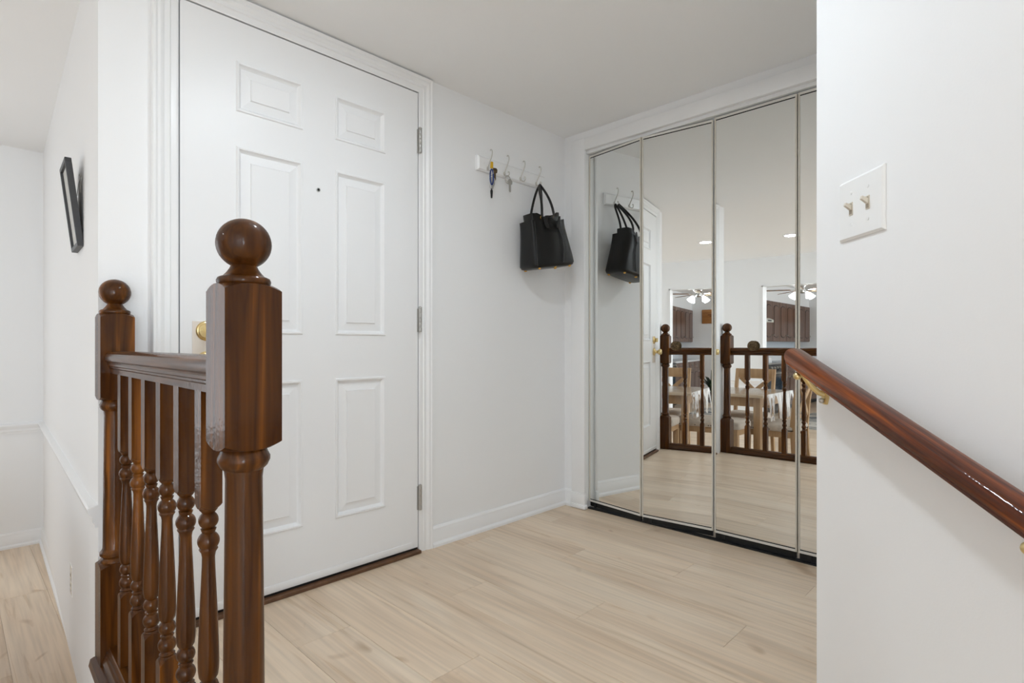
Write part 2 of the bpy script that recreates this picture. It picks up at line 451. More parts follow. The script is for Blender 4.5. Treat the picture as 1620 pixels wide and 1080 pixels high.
# ------------------------------------------------------------------ trim: profiles run along walls
BASE_PROF = [(0, 0), (.022, 0), (.022, .012), (.016, .02), (.013, .022), (.013, .068), (.010, .076), (.010, .082), (.005, .092), (0, .092)]
CHAIR_PROF = [(0, -.033), (.007, -.033), (.009, -.022), (.014, -.014), (.014, -.002), (.024, .012), (.026, .022), (.022, .028), (0, .033)]
def run(name, prof, a, b2, nrm, z, label, cat, mat='trim_paint', m0=0, m1=0, ext=None):
    """m0/m1: mitre (-1 inner corner, +1 outer) at either end"""
    a = Vector((a[0], a[1], 0)); b2 = Vector((b2[0], b2[1], 0)); n = Vector((nrm[0], nrm[1], 0)).normalized(); d = (b2 - a).normalized()
    f0 = lambda p: a + n * p[0] - d * (p[0] * m0) + Vector((0, 0, z + p[1]))
    f1 = lambda p: b2 + n * p[0] + d * (p[0] * m1) + Vector((0, 0, z + p[1]))
    o = MB().prism(prof, f0, f1).build(name, mat, smooth=25)
    return struct(o, label, cat)
run('baseboard_back', BASE_PROF, (1.538, DW), (CWX, DW), (0, -1), 0, 'white baseboard from front door casing to closet corner', 'baseboard', m1=-1)
run('baseboard_closet', BASE_PROF, (CWX, DW), (CWX, 1.957), (-1, 0), 0, 'short white baseboard piece beside the closet casing', 'baseboard', m0=-1)
nl = Vector((-(WL1[1] - WL0[1]), WL1[0] - WL0[0], 0)).normalized()
run('baseboard_left', BASE_PROF, (.305, .95), WL1, nl, LOW, 'white baseboard along the partition with the picture', 'baseboard', m1=-1)
run('baseboard_far', BASE_PROF, (-.5, 4.52), (WL1[0], 4.52), (0, -1), LOW, 'white baseboard along the far dining wall', 'baseboard', m1=-1)
run('baseboard_dining', BASE_PROF, (-2.75, 2.79), (-2.75, 4.52), (1, 0), LOW, 'white baseboard beside the kitchen opening', 'baseboard', m1=-1)
run('trim_3', CHAIR_PROF, (WL0[0], DW + .0), WL1, nl, .413, 'white chair rail under the framed picture', 'chair rail', m1=-1)
run('trim_4', CHAIR_PROF, (-.5, 4.52), (WL1[0], 4.52), (0, -1), .413, 'white chair rail across the far dining wall', 'chair rail', m1=-1)
run('trim_5', CHAIR_PROF, (-2.75, 2.79), (-2.75, 4.52), (1, 0), .413, 'white chair rail beside the kitchen opening', 'chair rail', m1=-1)
# kitchen opening casing
kc = thing('trim_6', 'plain white casing around the kitchen opening', 'trim', kind='structure')
box('jamb', 'trim_paint', (-2.88, -2.74, 2.755, 2.77, LOW, 1.745), kc); box('head', 'trim_paint', (-2.88, -2.74, .7, 2.77, 1.73, 1.745), kc)
settle(kc, (-2.81, 2.76, LOW))

# door casing: colonial profile, mitred U
CAS = [(0, 0), (0, .010), (.006, .012), (.010, .0115), (.022, .012), (.026, .015), (.032, .013), (.040, .013), (.046, .017), (.052, .019), (.060, .018), (.066, .021), (.072, .021), (.075, .016), (.075, 0)]
def casing(name, x0, x1, zt, y, label):
    root = thing(name, label, 'door casing', kind='structure')
    # left leg, head, right leg as mitred pieces
    def piece(f0, f1, nm): MB().prism(CAS, f0, f1).build(nm, 'trim_paint', root, smooth=20)
    piece(lambda p: (x0 - p[0], y - p[1], 0), lambda p: (x0 - p[0], y - p[1], zt + p[0]), 'side_casing')
    piece(lambda p: (x1 + p[0], y - p[1], 0), lambda p: (x1 + p[0], y - p[1], zt + p[0]), 'side_casing')
    piece(lambda p: (x0 - p[0], y - p[1], zt + p[0]), lambda p: (x1 + p[0], y - p[1], zt + p[0]), 'head_casing')
    return settle(root, ((x0 + x1) / 2, y, 0))
casing('trim_1', DX0 - .004, DX1 + .006, DZ1 + .006, DW, 'white moulded casing around the front door')
# closet casing: flat boards with a plinth
ct = thing('trim_2', 'flat white casing around the mirrored closet with a plinth block', 'door casing', kind='structure')
box('side_casing', 'trim_paint', (2.492, CWX, 1.866, 1.957, .085, 2.085), ct, bevel=.002)
box('head_casing', 'trim_paint', (2.4925, CWX, .33, 1.957, 2.02, 2.0865), ct, bevel=.002)
box('plinth_block', 'trim_paint', (2.484, CWX, 1.858, 1.959, .022, .088), ct, bevel=.008)
box('plinth_shoe', 'trim_paint', (2.476, CWX, 1.850, 1.959, 0, .026), ct, bevel=.009)
box('jamb', 'trim_paint', (CWX - .004, CWX + .115, 1.876, 1.9155, .0, 2.05), ct)
box('head_jamb', 'trim_paint', (CWX - .004, CWX + .115, .4, 1.915, 2.0225, 2.055), ct)
box('track', 'trim_paint', (2.520, 2.560, .41, 1.872, 2.006, 2.0225), ct)
box('floor_track', 'black_metal', (2.522, 2.552, .41, 1.87, 0.0, .006), ct)
settle(ct, (2.5, 1.1, 0))

# ------------------------------------------------------------------ front door
door = thing('door_1', 'white six-panel front door with brass lock and steel hinges', 'door', kind='structure')
DF = 2.010                                        # slab face
cols = [(.692, .930), (1.061, 1.291)]; rows = [(.239, .791), (.962, 1.611), (1.731, 1.906)]
xs = [DX0] + [v for c in cols for v in c] + [DX1]; zs = [.024] + [v for r in rows for v in r] + [DZ1]
w = MB()
for i in range(5):
    for j in range(7):
        if i % 2 == 1 and j % 2 == 1: continue
        w.add([(xs[i], DF, zs[j]), (xs[i + 1], DF, zs[j]), (xs[i + 1], DF, zs[j + 1]), (xs[i], DF, zs[j + 1])], [(0, 1, 2, 3)])
# slab edges and back
w.add([(DX0, DF, .024), (DX1, DF, .024), (DX1, DF, DZ1), (DX0, DF, DZ1), (DX0, DF + .044, .024), (DX1, DF + .044, .024), (DX1, DF + .044, DZ1), (DX0, DF + .044, DZ1)],
      [(0, 4, 5, 1), (1, 5, 6, 2), (2, 6, 7, 3), (3, 7, 4, 0), (4, 7, 6, 5)])
me = w.build('slab', 'door_paint', door)
def door_panel(x0, x1, z0, z1):
    # outer lip, bead, quirk, recessed flat, raised field
    steps = [(0, 0), (.003, -.005), (.009, -.0045), (.014, .004), (.019, .0095), (.049, .0045), (.052, -.001), (.054, -.0005)]
    m = MB(); rings = []
    for ins, dy in steps:
        rings.append([(x0 + ins, DF + dy, z0 + ins), (x1 - ins, DF + dy, z0 + ins), (x1 - ins, DF + dy, z1 - ins), (x0 + ins, DF + dy, z1 - ins)])
    m.sweep(rings, cap=False); n = len(steps)
    m.f.append(((n - 1) * 4, (n - 1) * 4 + 1, (n - 1) * 4 + 2, (n - 1) * 4 + 3))
    m.build('door_panel', 'door_paint', door)
for c in cols:
    for r in rows: door_panel(c[0], c[1], r[0], r[1])
box('door_stop', 'gap_brown', (DX0 - .02, DX0 - .0015, DW + .004, DW + .05, 0, DZ1 + .02), door)
box('door_stop', 'gap_brown', (DX1 + .0015, DX1 + .02, DW + .004, DW + .05, 0, DZ1 + .02), door)
box('door_stop', 'gap_brown', (DX0 - .02, DX1 + .02, DW + .004, DW + .05, DZ1 + .0015, DZ1 + .02), door)
box('sill', 'sill_wood', (DX0 - .003, DX1 + .006, 1.988, DW + .14, 0, .014), door, bevel=.003)
box('sweep', 'black', (DX0, DX1, DF + .004, DF + .03, .014, .026), door)
box('sweep_strip', 'trim_paint', (DX0 + .002, DX1 - .03, DF - .003, DF + .001, .026, .052), door, bevel=.001)
for zc in (1.83, 1.033, .242):
    h = MB(); hx, hy = DX1 + .006, DF - .010
    for k in range(5):
        h.lathe([(.0001, zc - .052 + k * .021), (.0072, zc - .052 + k * .021), (.0078, zc - .05 + k * .021), (.0078, zc - .0335 + k * .021), (.0072, zc - .0316 + k * .021), (.0001, zc - .0316 + k * .021)], (hx, hy, 0), 12)
    h.lathe([(.0001, zc + .053), (.008, zc + .053), (.008, zc + .058), (.003, zc + .062), (.0001, zc + .062)], (hx, hy, 0), 12)
    ho = h.build('hinge', 'hinge_metal', door, smooth=40)
    box('hinge_leaf', 'hinge_metal', (DX1 - .004, DX1 + .003, DF - .004, DF + .01, zc - .052, zc + .052), ho)
pe = MB().lathe([(.0001, DF + .002), (.008, DF + .002), (.008, DF - .002), (.0055, DF - .003), (.0048, DF - .001), (.0001, DF - .001)], (.991, 0, 1.519), 16, 'y').build('peephole', 'hinge_metal', door, smooth=30)
MB().lathe([(.0001, DF - .0012), (.0046, DF - .0012), (.0001, DF - .0016)], (.991, 0, 1.519), 14, 'y').build('lens', 'black', pe)
pl = box('lock_plate', 'cream_plate', (.556, .640, DF - .003, DF, .775, 1.001), door, bevel=.001)
def ylathe(prof, cx, cz, n=28): return MB().lathe([(r, DF - q) for r, q in prof], (cx, 0, cz), n, 'y')
db = ylathe([(.0001, .002), (.033, .002), (.033, .006), (.030, .009), (.0295, .0085), (.0265, .0095), (.024, .013), (.022, .0135), (.0001, .0145)], .5985, .969).build('deadbolt', 'brass', door, smooth=40)
MB().box(.5945, .6025, DF - .038, DF - .014, .952, .986).build('thumb_turn', 'brass', db, bevel=.003, smooth=40)
for sx in (-.017, .017): ylathe([(.0001, .013), (.0045, .013), (.0045, .0155), (.0001, .016)], .5985 + sx, .969, 10).build('screw', 'brass', db, smooth=40)
kb = ylathe([(.0001, .002), (.033, .002), (.033, .007), (.028, .012), (.014, .016), (.0125, .030), (.016, .040), (.024, .047), (.026, .056), (.023, .066), (.014, .071), (.0001, .072)], .5985, .868).build('door_knob', 'brass', door, smooth=40)
settle(door, ((DX0 + DX1) / 2, DF, 0))

# ------------------------------------------------------------------ mirrored bifold closet doors
def leaf(root, mid, ang, knob):
    a = R(ang); d = Vector((math.sin(a), math.cos(a), 0)); n = Vector((-d.y, d.x, 0))   # n points into the entry (-x)
    mid = Vector((mid[0], mid[1], 0)); hw = .1820; z0, z1 = .036, 2.000
    X = lambda p: mid + d * p.x + n * p.y + Vector((0, 0, p.z))
    mir = MB(X).box(-hw + .006, hw - .006, -.008, -.0005, z0 + .012, z1 - .012).build('mirror', 'mirror_glass', root)
    MB(X).box(-hw, hw, -.02, -.008, z0, z1).build('backing_board', 'black', mir)
    for s in (-1, 1):
        lo, hi = (-hw, -hw + .0075) if s < 0 else (hw - .0075, hw)
        MB(X).box(lo, hi, -.018, .0025, z0, z1).build('stile', 'aluminium_warm', root, bevel=.0015)
    for (za, zb) in ((z0, z0 + .011), (z1 - .011, z1)):
        MB(X).box(-hw + .006, hw - .006, -.016, .0025, za, zb).build('rail', 'aluminium', root, bevel=.001)
        zz = (zb, zb + .004) if za == z0 else (za - .004, za)
        MB(X).box(-hw + .008, hw - .008, -.004, .0008, zz[0], zz[1]).build('gasket', 'black', root)
    MB(X).box(-hw + .004, hw - .004, -.016, -.006, .009, z0).build('gap_shade', 'black', root)  # black strip stands in for the shade in the gap under the leaf
    MB(X).box(hw - .05, hw - .035, -.006, -.002, .007, z0).build('pivot_bracket', 'black_metal', root)
    if knob:
        kz = EYE; K = MB(X); prof = [(.0001, 0), (.015, 0), (.014, .003), (.010, .006), (.013, .008), (.0215, .010), (.0235, .013), (.022, .017), (.017, .0195), (.0001, .0205)]
        K.lathe([(r, q - .0003) for r, q in prof], (0, 0, kz), 24, 'y')
        kn = K.build('knob', 'bronze', root, smooth=45)
        P = MB(X)
        for ring, (rad, cnt, pr) in enumerate(((.0175, 11, .0050), (.0098, 8, .0040), (0, 1, .0050))):
            for q in range(cnt):
                t = 2 * math.pi * (q + .5 * ring) / cnt
                c0 = (rad * math.sin(t), (.0160 + .0042 * min(ring, 1)), kz + rad * math.cos(t))
                P.lathe([(pr * math.cos(e) + .00005, pr * .8 * math.sin(e)) for e in [-1.5, -1, -.5, 0, .5, 1, 1.5]], c0, 8, 'y')
        P.build('rosette', 'bronze', kn, smooth=60)
d2 = thing('door_2', 'folding mirrored closet doors nearest the coat hooks, slightly ajar', 'door', kind='structure')
leaf(d2, (2.527, 1.6925), 6.7, False); leaf(d2, (2.527, 1.326), -6.69, True)
settle(d2, (2.6, 1.54, 0))
d3 = thing('door_3', 'folding mirrored closet doors nearest the light switch, closed flat', 'door', kind='structure')
leaf(d3, (2.536, .9520), -.26, True); leaf(d3, (2.536, .5835), -.28, False)
settle(d3, (2.6, .77, 0))

# ------------------------------------------------------------------ balustrade
rail = thing('stair_railing', 'dark brown wooden balustrade with turned spindles and ball-topped posts', 'railing')
def lamb_block(m, cx, cy, hw, z0, z1, drop0, drop1, n=9):
    """square block whose top/bottom edges curve (square-to-round turning)"""
    def ring(z, drop, sgn):
        pts = []
        for sx, sy, tx, ty in ((-1, -1, 1, 0), (1, -1, 0, 1), (1, 1, -1, 0), (-1, 1, 0, -1)):
            for k in range(n):
                u = 2 * k / n
                x = sx * hw + tx * u * hw; y = sy * hw + ty * u * hw
                rr = math.hypot(x, y); q = ((rr - hw) / (hw * .41421)) ** 1.1 if rr > hw else 0
                pts.append((cx + x, cy + y, z + sgn * drop * q))
        return pts
    r0 = ring(z0, drop0, 1); r1 = ring(z1, drop1, -1); N = len(r0)
    def inner(z, r): return [(cx + r * (p[0] - cx) / math.hypot(p[0] - cx, p[1] - cy), cy + r * (p[1] - cy) / math.hypot(p[0] - cx, p[1] - cy), z) for p in r0]
    m.sweep([inner(z0, hw * .6), inner(z0, hw * .985), r0, r1, inner(z1, hw * .985), inner(z1, hw * .6)])
def arc(r, zc, a0, a1, n=10, sz=1.0):
    return [(max(.0001, r * math.cos(R(a0 + (a1 - a0) * i / n))), zc + sz * r * math.sin(R(a0 + (a1 - a0) * i / n))) for i in range(n + 1)]
def newel(cx, cy, hw):
    m = MB(); lamb_block(m, cx, cy, hw, .762, 1.013, .010, .010); lamb_block(m, cx, cy, hw, 0, .288, 0, .012)
    m.lathe([(.02, .27), (.038, .288), (.036, .296), (.031, .300), (.037, .306), (.0375, .314), (.033, .320), (.030, .326), (.0295, .36), (.029, .45), (.0275, .60), (.0265, .715), (.028, .728), (.034, .734), (.0375, .742), (.0375, .748), (.034, .755), (.030, .766), (.02, .78)], (cx, cy, 0), 32)
    p = m.build('newel_post', 'newel_wood', rail, smooth=38)
    f = MB().lathe([(.03, 1.006), (.036, 1.012), (.0385, 1.016), (.0388, 1.0195), (.037, 1.0235), (.033, 1.0255), (.0305, 1.0262), (.0285, 1.028), (.0245, 1.0325), (.0208, 1.038), (.0188, 1.0425)] + arc(.0398, 1.0770, -61, 90, 20, .975), (cx, cy, 0), 36)
    f.build('ball_finial', 'newel_wood', p, smooth=50)
newel(.3195, .8935, .0415); newel(.3425, 1.9785, .0415)
PR = [(-.017, .840), (-.017, .853), (-.0195, .856), (-.0195, .860), (-.024, .863), (-.0225, .868), (-.024, .872), (-.029, .876), (-.031, .882), (-.0305, .889), (-.027, .896), (-.019, .9015), (-.008, .904)]
PR = PR + [(-x, z) for x, z in PR[::-1]]
y0, y1 = .934, 1.938
MB().prism(PR, lambda p: (railX(y0) + p[0], y0, p[1]), lambda p: (railX(y1) + p[0], y1, p[1])).build('top_rail', 'rail_wood', rail, smooth=28)
BR = [(-.036, 0), (-.036, .012), (-.033, .016), (-.031, .026), (-.027, .03), (-.026, .040), (-.021, .045), (-.0195, .05)]
BR = BR + [(-x, z) for x, z in BR[::-1]]
MB().prism(BR, lambda p: (railX(y0) + p[0], y0, p[1]), lambda p: (railX(y1) + p[0], y1, p[1])).build('bottom_rail', 'rail_wood', rail, smooth=28)
NO = [(-.062, -.022), (-.058, -.004), (-.050, 0), (.054, 0), (.054, -.03), (-.056, -.03)]
MB().prism(NO, lambda p: (railX(.85) + p[0] + .004, .85, p[1]), lambda p: (railX(DW) + p[0] + .004, DW, p[1])).build('nosing_board', 'rail_wood', rail, smooth=28)
def baluster(cy):
    cx = railX(cy); m = MB(); h = .0175
    lamb_block(m, cx, cy, h, .631, .841, .008, 0, 5); lamb_block(m, cx, cy, h, .045, .247, 0, .011, 5)
    P = [(.010, .24), (.0155, .247), (.0135, .2505), (.0155, .254), (.0125, .2575)] + arc(.0178, .2735, -50, 50, 8) + [(.0118, .2905), (.0135, .294)] + arc(.0168, .3105, -52, 50, 8) + \
        [(.0130, .3265), (.0155, .331), (.0168, .342), (.0172, .356), (.0168, .38), (.0158, .41), (.0142, .45), (.0124, .49), (.0108, .525), (.0104, .543), (.0118, .551), (.0155, .557)] + arc(.0180, .5715, -38, 55, 8) + \
        [(.0118, .590), (.0128, .5935)] + arc(.0163, .6085, -55, 52, 8) + [(.0122, .6245), (.0150, .628), (.0150, .633), (.01, .64)]
    m.lathe(P, (cx, cy, 0), 20)
    m.build('baluster', 'newel_wood', rail, smooth=40)
for k in range(6): baluster(1.056 + .0175 + k * .1464)
settle(rail, (.33, 1.45, 0))

# ------------------------------------------------------------------ handrail on the angled wall
hr = thing('handrail', 'polished reddish brown wall handrail on brass brackets', 'handrail')
SL = .3326
HP = [(-.017, -.0185), (-.0205, -.0175), (-.0215, -.0145), (-.0205, -.012), (-.0235, -.007), (-.0245, .000), (-.0235, .007), (-.020, .0125), (-.014, .0160), (-.006, .0178), (.006, .0178), (.014, .0160), (.020, .0125), (.0235, .007), (.0245, 0), (.0235, -.007), (.0205, -.012), (.0215, -.0145), (.0205, -.0175), (.017, -.0185)]
HLAT, HD0, HZ0 = .640, 1.247, .897
def hpt(l, zz, d): p = FW * d + RT * (HLAT + l); return (p.x, p.y, HZ0 + SL * (d - HD0) + zz)
ring = [[hpt(l * (.90 if i == 0 else 1), zz * (.90 if i == 0 else 1), d) for l, zz in HP] for i, d in enumerate((HD0, HD0 - .004, .9, .5, .15))]
MB().sweep(ring).build('rail', 'handrail_wood', hr, smooth=35)
def bracket(d):
    W = lambda l, zz, dd=0: Vector(hpt(l - HLAT, 0, d)[:2] + (HZ0 + SL * (d - HD0),)) + Vector((0, 0, zz)) + FW * dd
    m = MB(); m.tube([W(.684, -.070), W(.672, -.066), W(.656, -.052), W(.644, -.034), W(.640, -.022)], [.0065, .0062, .006, .0065, .008], 12)
    m.build('arm', 'brass', hr, smooth=50)
    m = MB(); m.sweep([[W(.6895 - q, -.062 + sz * (.026 if abs(sz) else 0) + .0, sd * ww) + Vector((0, 0, 0)) for sz, sd in ((-1.15, -.5), (-1.15, .5), (-.6, 1), (.6, 1), (1.0, .5), (1.0, -.5), (.6, -1), (-.6, -1))] for q, ww in ((0, .011), (.004, .011), (.006, .008))])
    m.build('wall_plate', 'brass', hr, smooth=30)
    m = MB(); c = W(.684, -.091); m.lathe([(.006 * math.cos(e) + .0001, .006 * math.sin(e)) for e in (-1.5, -1, -.5, 0, .5, 1, 1.5)], tuple(W(.679, -.084)), 10); m.build('screw', 'steel', hr, smooth=50)
    m = MB(); m.sweep([[W(.640 + l * .010, -.0185 + e + SL * dd * .0, dd) + Vector((0, 0, SL * dd)) for l in (-1, 1) for e in ((0, -.004) if l < 0 else (-.004, 0))] for dd in (-.03, .03)])
    m.build('saddle', 'brass', hr)
    m = MB(); m.lathe([(.0085 * math.cos(e) + .0001, .0085 * math.sin(e)) for e in [-1.55 + .31 * k for k in range(11)]], tuple(W(.626, -.030)), 14); m.build('round_nose', 'brass', hr, smooth=60)
bracket(1.205); bracket(.665)
settle(hr, (dl(1.2, .66)[0], dl(1.2, .66)[1], .85))

# ------------------------------------------------------------------ light switch
sw = thing('light_switch', 'white double light switch plate with two ivory toggles', 'light switch')
def wpt(px, py, off=0):   # a point on the angled wall's surface, located by sight
    l = .69 - off; t = (px - CX) / F_PX; d = l / t
    p = FW * d + RT * l
    return Vector((p.x, p.y, EYE - (py - CY) / F_PX * d)), d
s0, s1 = .69 / ((1331.5 - CX) / F_PX), .69 / ((1402.5 - CX) / F_PX)     # far and near edge along the wall
szt, szb = EYE + (547 - 292.5) / F_PX * s0, EYE + (547 - 384.5) / F_PX * s0
def swp(p): q = FW * p.x + RT * (.69 - p.y); return (q.x, q.y, p.z)      # x = along wall, y = out of wall
m = MB(swp); b_ = .0045
m.sweep([[(s1, 0, szb), (s0, 0, szb), (s0, 0, szt), (s1, 0, szt)], [(s1, .003, szb), (s0, .003, szb), (s0, .003, szt), (s1, .003, szt)],
         [(s1 + b_, .0065, szb + b_), (s0 - b_, .0065, szb + b_), (s0 - b_, .0065, szt - b_), (s1 + b_, .0065, szt - b_)]])
m.build('switch_plate', 'plastic_white', sw)
sm, szm = (s0 + s1) / 2, (szb + szt) / 2
for sgn in (-1, 1):
    c0 = sm + sgn * .026
    tf = MB(swp).box(c0 - .0055, c0 + .0055, .006, .008, szm - .013, szm + .013).build('toggle_frame', 'ivory', sw)
    MB(swp).box(c0 - .004, c0 + .004, .0078, .0086, szm - .011, szm + .011).build('slot', 'slot_beige', tf)
    MB(swp).sweep([[(c0 - .0038, .007, szm - .004), (c0 + .0038, .007, szm - .004), (c0 + .0038, .007, szm + .007), (c0 - .0038, .007, szm + .007)],
                   [(c0 - .0032, .021, szm + .006), (c0 + .0032, .021, szm + .006), (c0 + .0032, .019, szm + .0125), (c0 - .0032, .019, szm + .0125)]]).build('toggle', 'ivory', sw, bevel=.001)
    for zz in (-.0315, .0315):
        MB(swp).lathe([(.0001, .006), (.0036, .006), (.0032, .0074), (.0001, .0078)], (c0, 0, szm + zz), 10, 'y').build('screw', 'plastic_white', sw, smooth=40)
settle(sw, swp(Vector((sm, 0, szm))))

# ------------------------------------------------------------------ outlet and framed picture on the partition
ou = thing('wall_outlet', 'white power outlet low on the partition wall', 'outlet')
PA = Vector((WL1[0] - WL0[0], WL1[1] - WL0[1], 0)).normalized()
def pw(p): q = Vector((leftX(0), 0, 0)) + PA * (p.x / PA.y) + nl * p.y; return (q.x, q.y, p.z)   # x = y-coordinate along the wall, y = out
MB(pw).box(2.705, 2.780, 0, .006, -.055, .060).build('cover_plate', 'plastic_white', ou, bevel=.002)
for zz in (-.018, .022):
    q = MB(pw).box(2.725, 2.760, .005, .0075, zz - .014, zz + .014).build('socket', 'ivory', ou, bevel=.003)
    MB(pw).box(2.734, 2.737, .0074, .0079, zz - .006, zz + .006).box(2.747, 2.750, .0074, .0079, zz - .006, zz + .006).build('slots', 'black', q)
settle(ou, pw(Vector((2.74, 0, 0))))
pf = thing('picture_frame', 'thin black picture frame hanging tilted forward on the partition', 'picture frame')
ya, yb, za, zb = 2.325, 2.515, 1.255, 1.545
def tilt(p):  # x along wall, y out of wall, z up; leans out at the top
    k = (p.z - za) / (zb - za); return pw(Vector((p.x, p.y + .004 + .034 * k, p.z)))
fw_ = .013
for b6 in ((ya, yb, 0, .018, za, za + fw_), (ya, yb, 0, .018, zb - fw_, zb), (ya, ya + fw_, 0, .018, za + fw_, zb - fw_), (yb - fw_, yb, 0, .018, za + fw_, zb - fw_)):
    MB(tilt).box(*b6).build('frame_bar', 'frame_black', pf, bevel=.001)
MB(tilt).box(ya + fw_, yb - fw_, .006, .010, za + fw_, zb - fw_).build('print', 'print_paper', pf)
MB(tilt).box(ya + .01, yb - .01, 0, .004, za + .01, zb - .02).build('backing', 'frame_back', pf)
MB(pw).tube([(ya + .03, .012, 1.44), (ya + .06, .006, 1.50), (ya + .095, .002, 1.515), (ya + .13, .006, 1.50), (yb - .03, .012, 1.44)], .001, 6).build('hanging_wire', 'steel', pf)
MB(pw).tube([(ya + .095, 0, 1.511), (ya + .095, .008, 1.513), (ya + .095, .008, 1.517)], .0015, 6).build('nail', 'steel', pf)
settle(pf, pw(Vector(((ya + yb) / 2, 0, za))))

# ------------------------------------------------------------------ coat hooks, keys, handbag
hk = thing('coat_hook_rack', 'white wooden coat rack board with four scrolled hooks', 'coat rack')
MB().sweep([[(1.812, DW, 1.786), (2.315, DW, 1.786), (2.315, DW, 1.859), (1.812, DW, 1.859)], [(1.812, DW - .012, 1.786), (2.315, DW - .012, 1.786), (2.315, DW - .012, 1.859), (1.812, DW - .012, 1.859)],
            [(1.820, DW - .019, 1.794), (2.307, DW - .019, 1.794), (2.307, DW - .019, 1.851), (1.820, DW - .019, 1.851)]]).build('board', 'trim_paint', hk)
HX = [1.874, 1.992, 2.112, 2.238]
BF = DW - .019
def hook(x):
    m = MB(); m.lathe([(.0001, BF), (.007, BF), (.0065, BF - .003), (.0001, BF - .004)], (x, 0, 1.803), 14, 'y', 1.6, 1); h = m.build('hook', 'hook_metal', hk, smooth=40)
    up = bez((0, 1.803), (.004, 1.828), (.030, 1.845), (.033, 1.872), 8) + bez((.033, 1.872), (.034, 1.892), (.019, 1.897), (.019, 1.886), 6)[1:]
    lo = bez((0, 1.803), (.010, 1.785), (.030, 1.779), (.035, 1.795), 8) + bez((.035, 1.795), (.037, 1.808), (.025, 1.811), (.026, 1.802), 5)[1:]
    MB().tube([(x, BF - .002 - a, z) for a, z in up], .0026, 8).build('upper_arm', 'hook_metal', h, smooth=60)
    MB().tube([(x, BF - .002 - a, z) for a, z in lo], .0026, 8).build('lower_arm', 'hook_metal', h, smooth=60)
for x in HX: hook(x)
for x in (1.852,): MB().lathe([(.0001, BF), (.005, BF), (.004, BF - .002), (.0001, BF - .0025)], (x, 0, 1.826), 12, 'y').build('screw_cap', 'plastic_white', hk, smooth=40)
settle(hk, (2.06, DW, 1.786))

def circle(c, r, ax, n=20, sq=1):
    out = []
    for i in range(n):
        a = 2 * math.pi * i / n; u, v_ = r * math.cos(a), r * math.sin(a) * sq
        out.append({'x': (c[0], c[1] + u, c[2] + v_), 'y': (c[0] + u, c[1], c[2] + v_), 'z': (c[0] + u, c[1] + v_, c[2])}[ax])
    return out
def key(root, x, y, z, L, mat, rot=0):
    m = MB(lambda p: (x + 1.3 * p.x * math.cos(rot), y + 1.3 * p.x * math.sin(rot) + p.y, z + 1.2 * p.z))
    poly = [(-.003, -L), (.002, -L - .003), (.004, -L + .002), (.004, -.022), (.010, -.018), (.011, -.006), (.006, 0), (-.006, 0), (-.011, -.006), (-.010, -.018), (-.004, -.022), (-.004, -L + .01)]
    m.prism(poly, lambda p: (p[0], -.001, p[1]), lambda p: (p[0], .001, p[1])).build('key', mat, root)
k1 = thing('key_bunch', 'bunch of keys with yellow tag and blue carabiner on hook', 'keys')
kx, ky = HX[0], BF - .030
MB().tube(circle((kx, ky, 1.776), .014, 'x'), .0012, 6, True).build('key_ring', 'steel', k1, smooth=60)
MB().sweep([[(kx - .018 + a, ky - .006 - b2, z) for a, b2, z in ((0, 0, 1.792), (.020, 0, 1.794), (.020, 0, 1.828), (.004, 0, 1.826))], [(kx - .018 + a, ky - .011, z) for a, b2, z in ((0, 0, 1.792), (.020, 0, 1.794), (.020, 0, 1.828), (.004, 0, 1.826))]]).build('yellow_tag', 'yellow', k1, bevel=.003)
MB().tube([(kx - .008 + .011 * math.cos(a), ky - .010, 1.751 + .038 * math.sin(a)) for a in [2 * math.pi * i / 24 for i in range(24)]], .0032, 8, True).build('carabiner', 'blue', k1, smooth=60)
key(k1, kx + .010, ky - .004, 1.772, .050, 'hinge_metal', .3); key(k1, kx + .019, ky, 1.786, .052, 'steel', .5); key(k1, kx + .014, ky - .008, 1.800, .048, 'bronze', -.3); key(k1, kx - .001, ky - .006, 1.752, .046, 'steel', -.4)
MB().tube(circle((kx - .006, ky - .006, 1.703), .012, 'y'), .0009, 6, True).build('split_ring', 'steel', k1, smooth=60)
MB().lathe([(.0001, 1.648), (.004, 1.648), (.0045, 1.652), (.0065, 1.680), (.006, 1.686), (.003, 1.690), (.0025, 1.696), (.0001, 1.696)], (kx - .006, ky - .006, 0), 12).build('black_fob', 'black', k1, smooth=40)
settle(k1, (kx, ky, 1.77))
k2 = thing('key_ring_pair', 'small key ring with two plain keys on hook', 'keys')
kx = HX[1]
MB().tube(circle((kx, BF - .026, 1.768), .020, 'y'), .0020, 6, True).tube(circle((kx - .002, BF - .030, 1.769), .015, 'y'), .0012, 6, True).build('key_ring', 'steel', k2, smooth=60)
key(k2, kx + .010, BF - .032, 1.772, .052, 'hinge_metal', .3); key(k2, kx + .005, BF - .036, 1.766, .050, 'steel', -.2)
settle(k2, (kx, BF - .03, 1.77))

bag = thing('handbag', 'slouchy black leather handbag hanging from the hook nearest the closet', 'handbag')
